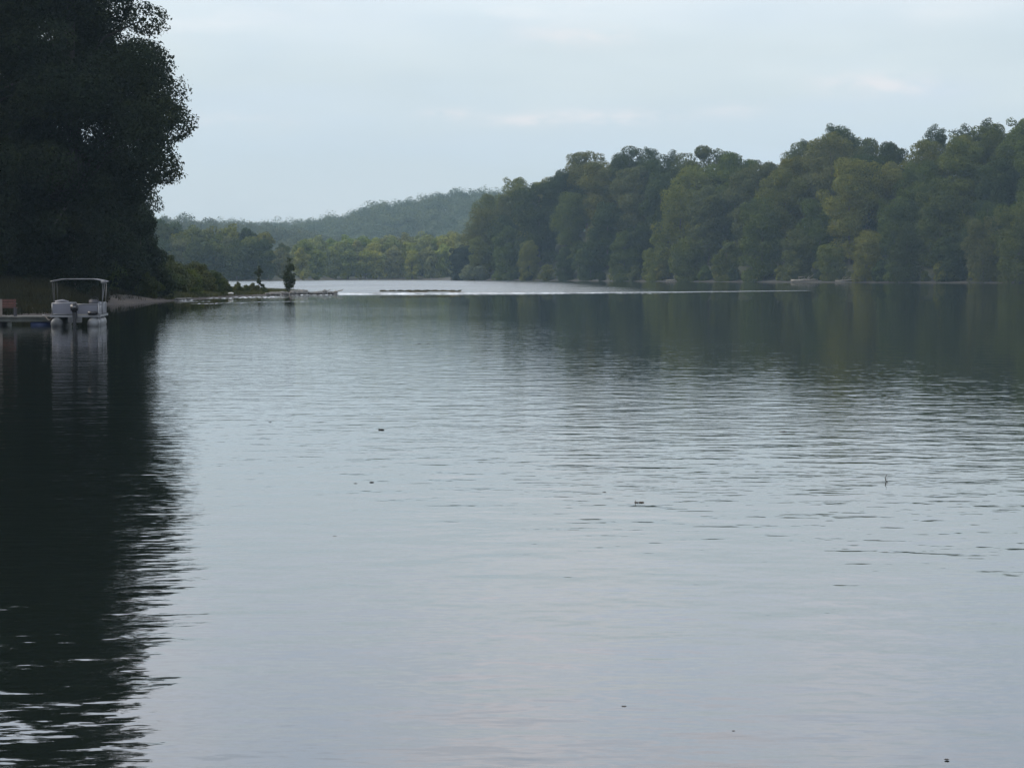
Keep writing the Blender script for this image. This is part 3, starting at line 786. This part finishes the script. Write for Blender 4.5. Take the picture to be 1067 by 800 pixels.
c = MB(); c.box(.55, .96, -.2, -.03, .49, .66, .03); c.build('storage_box', M_BLACK, boat, True)
c = MB(); c.box(-.9, -.2, 3.7, 4.9, .47, .8, .04); c.box(.3, .93, 3.7, 4.9, .47, .8, .04); c.build('bow_bench', M_VINYL, boat, True)
# boarding ladder at the starboard quarter
l = MB()
for x in (1.02, 1.10):
    l.tube([(x, .0, .9), (x, -.16, .86), (x, -.22, .4), (x, -.26, -.2)], .013, 6)
for z in (.1, .33, .56): l.tube([(1.02, -.2, z), (1.10, -.2, z)], .012, 6)
l.build('ladder', M_ALU, boat, True)
# canopy: arched bows, canvas, struts
def arch(y, x=1.2, z=1.93, rise=.11):
    return [(x * t, y, z + rise * min(1, (1 - abs(t)) * 2.2) ** .8) for t in np.linspace(-1, 1, 15)]
bmb = MB(); n = 15; ys = [1.55, 2.3, 3.1, 3.9]; grid = []
for j, y in enumerate(ys):
    grid.append([bmb.bm.verts.new(Vector(q) + Vector((0, 0, .02 - (.02 if j in (1, 2) else 0)))) for q in arch(y)])
for a, b2 in zip(grid, grid[1:]):
    for k in range(n - 1): bmb.bm.faces.new((a[k], a[k + 1], b2[k + 1], b2[k]))
can = bmb.build('canopy', M_CANVAS, boat, True)
sm = can.modifiers.new('thick', 'SOLIDIFY'); sm.thickness = .025
fr = MB()
for y in (1.55, 2.7, 3.9): fr.tube(arch(y), .017, 6)
fr.build('canopy_frame', M_ALU, boat, True)
for sx in (-1, 1):
    q = MB(); q.tube([(sx * 1.03, 1.7, .5), (sx * 1.1, 1.55, 1.97)], .011, 6); q.build('strut', M_ALU if sx > 0 else M_DARK, boat, True)
    q = MB(); q.tube([(sx * 1.03, 3.8, .5), (sx * 1.1, 3.9, 1.97)], .011, 6); q.build('strut', M_ALU if sx > 0 else M_DARK, boat, True)
    q = MB(); q.tube([(sx * 1.03, 1.7, .9), (sx * 1.12, 2.7, 1.97)], .011, 6); q.build('strut', M_ALU if sx > 0 else M_DARK, boat, True)
q = MB(); q.box(1.0, 1.24, 1.5, 1.72, 1.84, 1.99, .03); q.build('furled_flap', M_CANVAS, boat, True)

# ------------------------------------------------------------------ dock
M_PLANK = solid('grey_planks', (0.12, 0.117, 0.105), 0.85, 0, 0.3, 4, .01)
M_FASCIA = solid('dock_fascia', (0.06, 0.065, 0.06), 0.85, 0, 0.3, 2)
M_BLUE = solid('blue_plastic', (0.008, 0.02, 0.075), 0.45, 0, 0.2, 2)
DD0 = 110.6
dock = empty('floating_dock', (X(52, DD0), DD0, 0)); tag(dock, 'low plank dock on blue floats beside the pontoon boat', 'dock')
x1 = 0.0; x0 = X(-230, DD0) - X(52, DD0)
mb = MB(); k = x0
while k < x1 - .01:
    mb.box(k + .004, k + .136, 0, 2.2, .35 + .0, .385); k += .14
mb.build('decking', M_PLANK, dock)
mb = MB(); mb.box(x0, x1, -.045, -.003, .335, .395); mb.box(x0, x1, 2.203, 2.245, .335, .395); mb.build('edge_board', M_PLANK, dock)
mb = MB(); mb.box(x0, x1, .02, .07, .15, .347); mb.box(x0, x1, 2.1, 2.15, .15, .347)
for kk in np.arange(x0 + .5, x1, 1.5): mb.box(kk, kk + .06, .073, 2.097, .17, .345)
mb.build('frame', M_FASCIA, dock)
for xa, m_ in ((-.88, M_BLUE), (-2.95, M_BLACK), (-5.4, M_BLUE), (-8.0, M_BLACK)):
    mb = MB(); mb.box(xa, xa + .86, .08, 2.05, -.12, .17, .05); mb.build('float', m_, dock, True)
for xa in (-4.2, -7.0):
    mb = MB(); mb.tube([(xa, -.1, -1.2), (xa, -.1, .62)], .05, 10); mb.build('mooring_post', M_FASCIA, dock, True)
mb = MB(); mb.tube([(-.25, .12, .385), (-.25, .12, .44)], .02, 6); mb.tube([(-.35, .12, .45), (-.15, .12, .45)], .018, 6); mb.build('cleat', M_ALU, dock, True)

M_RED = solid('red_brown_wood', (0.085, 0.032, 0.025), 0.7, 0, 0.3, 5)
M_TAN = solid('tan_wood', (0.16, 0.135, 0.12), 0.8, 0, 0.2, 5)
bench = empty('dock_bench', (X(0, 111.2), 111.2, .386), 0); tag(bench, 'red brown wooden bench standing on the dock at the left edge', 'bench')
for z in (.46, .58, .70):
    mb = MB(); mb.box(-.85, .72, -.02, .02, z - .05, z + .05, .008); mb.build('back_slat', M_RED, bench)
for y in (.1, .24, .38):
    mb = MB(); mb.box(-.85, .72, y - .06, y + .06, .36, .39, .006); mb.build('seat_slat', M_RED, bench)
for x in (-.8, .64):
    mb = MB(); mb.box(x - .03, x + .04, .023, .07, 0, .76); mb.build('leg', M_DARK, bench)
    mb = MB(); mb.box(x - .03, x + .04, .38, .44, 0, .357); mb.build('leg', M_DARK, bench)
    mb = MB(); mb.box(x - .035, x + .045, .02, .47, .54, .57); mb.build('armrest', M_DARK, bench)
mb = MB(); mb.box(-.12, .12, -.05, -.023, .0, .76, .005); mb.build('centre_board', M_TAN, bench)
# mooring line
p0 = Vector((X(52, DD0) - .25, DD0 + .12, .45)); p1 = boat.matrix_basis @ Vector((-1.0, 1.2, .55))
mb = MB(); mb.tube([p0.lerp(p1, t) - Vector((0, 0, .25 * math.sin(math.pi * t))) for t in np.linspace(0, 1, 12)], .012, 6)
tag(mb.build('mooring_rope', M_TAN, None, True), 'thin mooring rope from the dock cleat to the pontoon boat', 'rope')

# ------------------------------------------------------------------ leaves and twigs afloat
def leaf_mat(name, col): return solid(name, col, .6, 0, .3, 40)
M_DL = leaf_mat('dead_leaf', (0.05, 0.04, 0.028)); M_DL2 = leaf_mat('brown_leaf', (0.09, 0.055, 0.03))
def float_leaf(px, y, size, kind, label, mat, rz):
    D = DD(y); mb = MB(); s = size
    if kind in ('curl', 'double', 'flat'):
        for c, (ox, sc, az) in enumerate([(0, 1, 0)] if kind != 'double' else [(.35, .8, .3), (-.3, .75, 1.4)]):
            n = 9; rows = []
            for i in range(n):
                t = i / (n - 1); w = .42 * math.sin(math.pi * min(1, t * .92 + .05)) ** .8 * (1 + .18 * math.sin(t * 19)) * sc * s
                zc = (.12 if kind != 'flat' else .05) * s * (2 * t - 1) ** 2
                row = []
                for j in range(5):
                    u = j / 2 - 1
                    q = Vector(((t - .5) * s * sc, u * w, zc + abs(u) ** 1.6 * w * (0.5 if kind != 'flat' else .15) + .003))
                    q = Matrix.Rotation(az, 3, 'Z') @ q; q.x += ox * s
                    row.append(mb.bm.verts.new(q))
                rows.append(row)
            for a, b in zip(rows, rows[1:]):
                for j in range(4): mb.bm.faces.new((a[j], a[j + 1], b[j + 1], b[j]))
        mb.tube([(-.5 * s, 0, .02 * s), (-.75 * s, .05 * s, .1 * s), (-.95 * s, .02 * s, .05 * s)], [.02 * s, .018 * s, .014 * s], 5)
        if kind == 'double': mb.tube([(-.45 * s, 0, -.1 * s), (-.42 * s, 0, .45 * s)], [.04 * s, .03 * s], 5)
    elif kind == 'twig':
        mb.tube([(.25 * s, 0, 0), (0, 0, .15 * s), (-.08 * s, 0, .5 * s), (.12 * s, 0, .95 * s)], [.06 * s, .07 * s, .05 * s, .04 * s], 6)
        mb.tube([(-.03 * s, 0, .35 * s), (.3 * s, 0, .42 * s)], [.04 * s, .02 * s], 5)
    else:
        mb.tube([(-.5 * s, 0, .004), (0, .04 * s, .02 * s + .004), (.5 * s, -.02 * s, .004)], [.03 * s, .06 * s, .03 * s], 5)
        mb.tube([(0, 0, .01), (.2 * s, .15 * s, .12 * s)], [.03 * s, .01 * s], 5)
    o = mb.build('floating_' + ('leaf' if kind in ('curl', 'double', 'flat') else 'twig'), mat, None, True)
    o.location = (X(px, D), D, -0.1 * s if kind in ('curl', 'double', 'flat') else -.002); o.rotation_euler = (0, 0, rz)
    tag(o, label, 'leaf' if kind in ('curl', 'double', 'flat') else 'twig', 'leaves and twigs afloat on the river')
def S(px, y): return px / (F / DD(y))
for px, y, w, kind, rz, mat, lab in [
        (666, 524, 8, 'double', 0, M_DL2, 'largest floating brown leaf pair with its stem, alone in mid river'),
        (397, 448, 7, 'curl', .5, M_DL, 'curled dark floating leaf up the river, left of centre'),
        (430, 467, 7, 'flat', .2, M_DL, 'thin flat dark leaf floating just right below the curled one'),
        (387, 503, 5, 'curl', .1, M_DL, 'dark curled leaf floating below the one at left of centre'),
        (370, 504, 4, 'stick', .1, M_DL, 'tiny dark stick floating left of the lower curled leaf'),
        (924, 502, 8, 'twig', 0, M_DL, 'dark twig sticking up from the water toward the right'),
        (651, 738, 6, 'flat', .3, M_DL, 'small dark leaf floating near the bottom of the river view'),
        (630, 513, 4, 'stick', .2, M_DL, 'tiny dark stick floating up left of the brown leaf pair'),
        (248, 445, 6, 'flat', .1, M_DL, 'flat dark leaf floating right of the big tree reflection'),
        (281, 440, 4, 'stick', .3, M_DL, 'tiny stick floating right of the flat leaf by the tree reflection'),
        (256, 408, 4, 'flat', .4, M_DL, 'small dark leaf floating farther up, by the tree reflection'),
        (437, 358, 4, 'stick', 0, M_DL, 'tiny dark stick far up the river, left one of two'),
        (446, 358, 4, 'stick', .6, M_DL, 'tiny dark stick far up the river, right one of two'),
        (348, 559, 5, 'flat', .9, M_DL, 'small pale brown leaf floating below the left leaf cluster'),
        (766, 764, 4, 'flat', .3, M_DL, 'speck of leaf floating low right of the small bottom leaf'),
        (990, 795, 6, 'curl', .3, M_DL, 'small dark leaf floating at the bottom right of the river'),
        (817, 450, 9, 'stick', 0, M_DL, 'dark stick floating in the tree reflection at right')]:
    float_leaf(px, y, S(w, y), kind, lab, mat, rz)

# ------------------------------------------------------------------ air
m, nt, out = new_mat('haze')
v = N(nt, 'ShaderNodeVolumePrincipled'); v.inputs['Color'].default_value = (0.56, 0.80, 1.0, 1)
v.inputs['Density'].default_value = 0.000115; v.inputs['Anisotropy'].default_value = 0.1
nt.links.new(v.outputs[0], out.inputs['Volume'])
mb = MB(); mb.box(-2700, 2700, -400, 3000, -2.6, 150)
tag(mb.build('haze', m), 'thin bluish haze hanging over the river valley', 'haze', kind='stuff')

# ------------------------------------------------------------------ sky and sun
SUN_EL, SUN_AZ = R(34), R(-84)       # azimuth from +Y, negative = left
w = bpy.data.worlds.new('World'); SC.world = w; w.use_nodes = True
nt = w.node_tree; nt.nodes.clear()
out = nt.nodes.new('ShaderNodeOutputWorld'); bg = nt.nodes.new('ShaderNodeBackground'); bg.inputs[1].default_value = 0.13
sky = nt.nodes.new('ShaderNodeTexSky'); sky.sky_type = 'NISHITA'; sky.sun_disc = False
sky.sun_elevation = SUN_EL; sky.sun_rotation = SUN_AZ; sky.air_density = 1.0; sky.dust_density = 1.5
tc = nt.nodes.new('ShaderNodeTexCoord')
sep = nt.nodes.new('ShaderNodeSeparateXYZ'); nt.links.new(tc.outputs['Generated'], sep.inputs[0])
def vmap(sc, off=(0, 0, 0)):
    mp = nt.nodes.new('ShaderNodeMapping'); mp.inputs['Scale'].default_value = sc; mp.inputs['Location'].default_value = off
    nt.links.new(tc.outputs['Generated'], mp.inputs[0]); return mp.outputs[0]
veil = ramp(nt, noise(nt, vmap((1, 1, 4.0), (3, 1, 2)), 3.6, 4, .55), [(.3, (4.2, 4.85, 5.2)), (.5, (5.0, 5.55, 5.75)), (.7, (5.95, 6.3, 6.3))])
elev = N(nt, 'ShaderNodeMapRange'); elev.inputs[1].default_value = 0.0; elev.inputs[2].default_value = 0.10
nt.links.new(sep.outputs[2], elev.inputs[0])
low = mixc(nt, elev.outputs[0], (4.2, 4.75, 5.05), veil)
# higher up the cloud thins: bluer and brighter, with pinkish patches
hp = ramp(nt, noise(nt, vmap((1, 1, 1.6), (5, 2, 8)), 11, 4, .55), [(.36, (6.3, 7.2, 8.5)), (.52, (7.4, 7.85, 8.7)), (.68, (8.5, 8.3, 8.7))])
he = N(nt, 'ShaderNodeMapRange'); he.inputs[1].default_value = 0.09; he.inputs[2].default_value = 0.19
nt.links.new(sep.outputs[2], he.inputs[0])
low = mixc(nt, he.outputs[0], low, hp)
base = mixc(nt, .90, sky.outputs[0], low)
# faint pinkish fair-weather clouds in long low banks
cn = noise(nt, vmap((1, 1, 3.8), (0.3, 0, .4)), 14, 5, .6)
cn2 = noise(nt, vmap((1, 1, 5.0), (7, 2, .1)), 4.5, 3, .5)
cf = mathn(nt, 'MULTIPLY', ramp(nt, cn, [(.5, (0, 0, 0)), (.68, (1, 1, 1))]), ramp(nt, cn2, [(.48, (0, 0, 0)), (.62, (1, 1, 1))]))
wisp = noise(nt, vmap((1, 1, 2.6), (2, 5, 1)), 60, 5, .6)
wf = ramp(nt, wisp, [(.36, (0, 0, 0)), (.62, (1, 1, 1))])
def bank(lst):        # soft-edged cloud banks at fixed places in the sky: azimuth, elevation, half sizes
    tot = None
    for px, y, wx, wy, k in lst:
        a = mathn(nt, 'MULTIPLY', mathn(nt, 'SUBTRACT', sep.outputs[0], (px - CX) / F), F / wx)
        b_ = mathn(nt, 'MULTIPLY', mathn(nt, 'SUBTRACT', sep.outputs[2], (YH - y) / F), F / wy)
        q = mathn(nt, 'ADD', mathn(nt, 'MULTIPLY', a, a), mathn(nt, 'MULTIPLY', b_, b_))
        g = mathn(nt, 'MULTIPLY', mathn(nt, 'POWER', 2.718, mathn(nt, 'MULTIPLY', q, -1.0)), k)
        tot = g if tot is None else mathn(nt, 'ADD', tot, g)
    return tot
skyc = mixc(nt, mathn(nt, 'MULTIPLY', cf, .3), base, (6.9, 6.7, 6.8))
cg = noise(nt, vmap((1, 1, 4.2), (9, 4, 3)), 6, 4, .5)
skyc = mixc(nt, mathn(nt, 'MULTIPLY', ramp(nt, cg, [(.5, (0, 0, 0)), (.72, (1, 1, 1))]), .4), skyc, (4.3, 5.1, 5.9))
grey = bank([(965, 100, 48, 14, .75), (860, 112, 60, 8, .4), (760, 18, 130, 14, .35), (480, 150, 160, 10, .25), (260, 105, 120, 12, .3), (350, 22, 120, 10, .3)])
skyc = mixc(nt, mathn(nt, 'MULTIPLY', grey, .8, clamp=True), skyc, (4.4, 5.05, 5.7))
white = bank([(625, 124, 70, 8, .9), (545, 127, 40, 6, .6), (468, 121, 26, 6, .8), (900, 90, 55, 11, .6), (930, 96, 55, 9, .35), (600, 40, 60, 12, .6), (240, 128, 60, 8, .4), (760, 118, 30, 8, .4)])
skyc = mixc(nt, mathn(nt, 'MULTIPLY', mathn(nt, 'MULTIPLY', white, wf), .75, clamp=True), skyc, (6.3, 5.95, 5.9))
nt.links.new(skyc, bg.inputs[0]); nt.links.new(bg.outputs[0], out.inputs[0])

sd = bpy.data.lights.new('sun', 'SUN'); sd.energy = 2.2; sd.angle = R(12); sd.color = (1.0, 0.93, 0.82)
so = bpy.data.objects.new('sun', sd); COL.objects.link(so)
sv = Vector((math.sin(SUN_AZ) * math.cos(SUN_EL), math.cos(SUN_AZ) * math.cos(SUN_EL), math.sin(SUN_EL)))
so.rotation_euler = (-sv).to_track_quat('-Z', 'Y').to_euler()

# ------------------------------------------------------------------ camera
cam = bpy.data.cameras.new('camera'); co = bpy.data.objects.new('camera', cam); COL.objects.link(co)
cam.sensor_width = 36; cam.lens = 36 * F / 1067.0; cam.clip_start = 0.1; cam.clip_end = 20000
co.location = (0, 0, H); co.rotation_euler = (R(90) - math.atan(113.0 / F), 0, 0)
SC.camera = co
SC.view_settings.view_transform = 'Standard'; SC.view_settings.look = 'None'
SC.view_settings.exposure = 0.25; SC.view_settings.gamma = 1
SC.cycles.max_bounces = 6; SC.cycles.transparent_max_bounces = 8; SC.cycles.volume_bounces = 0
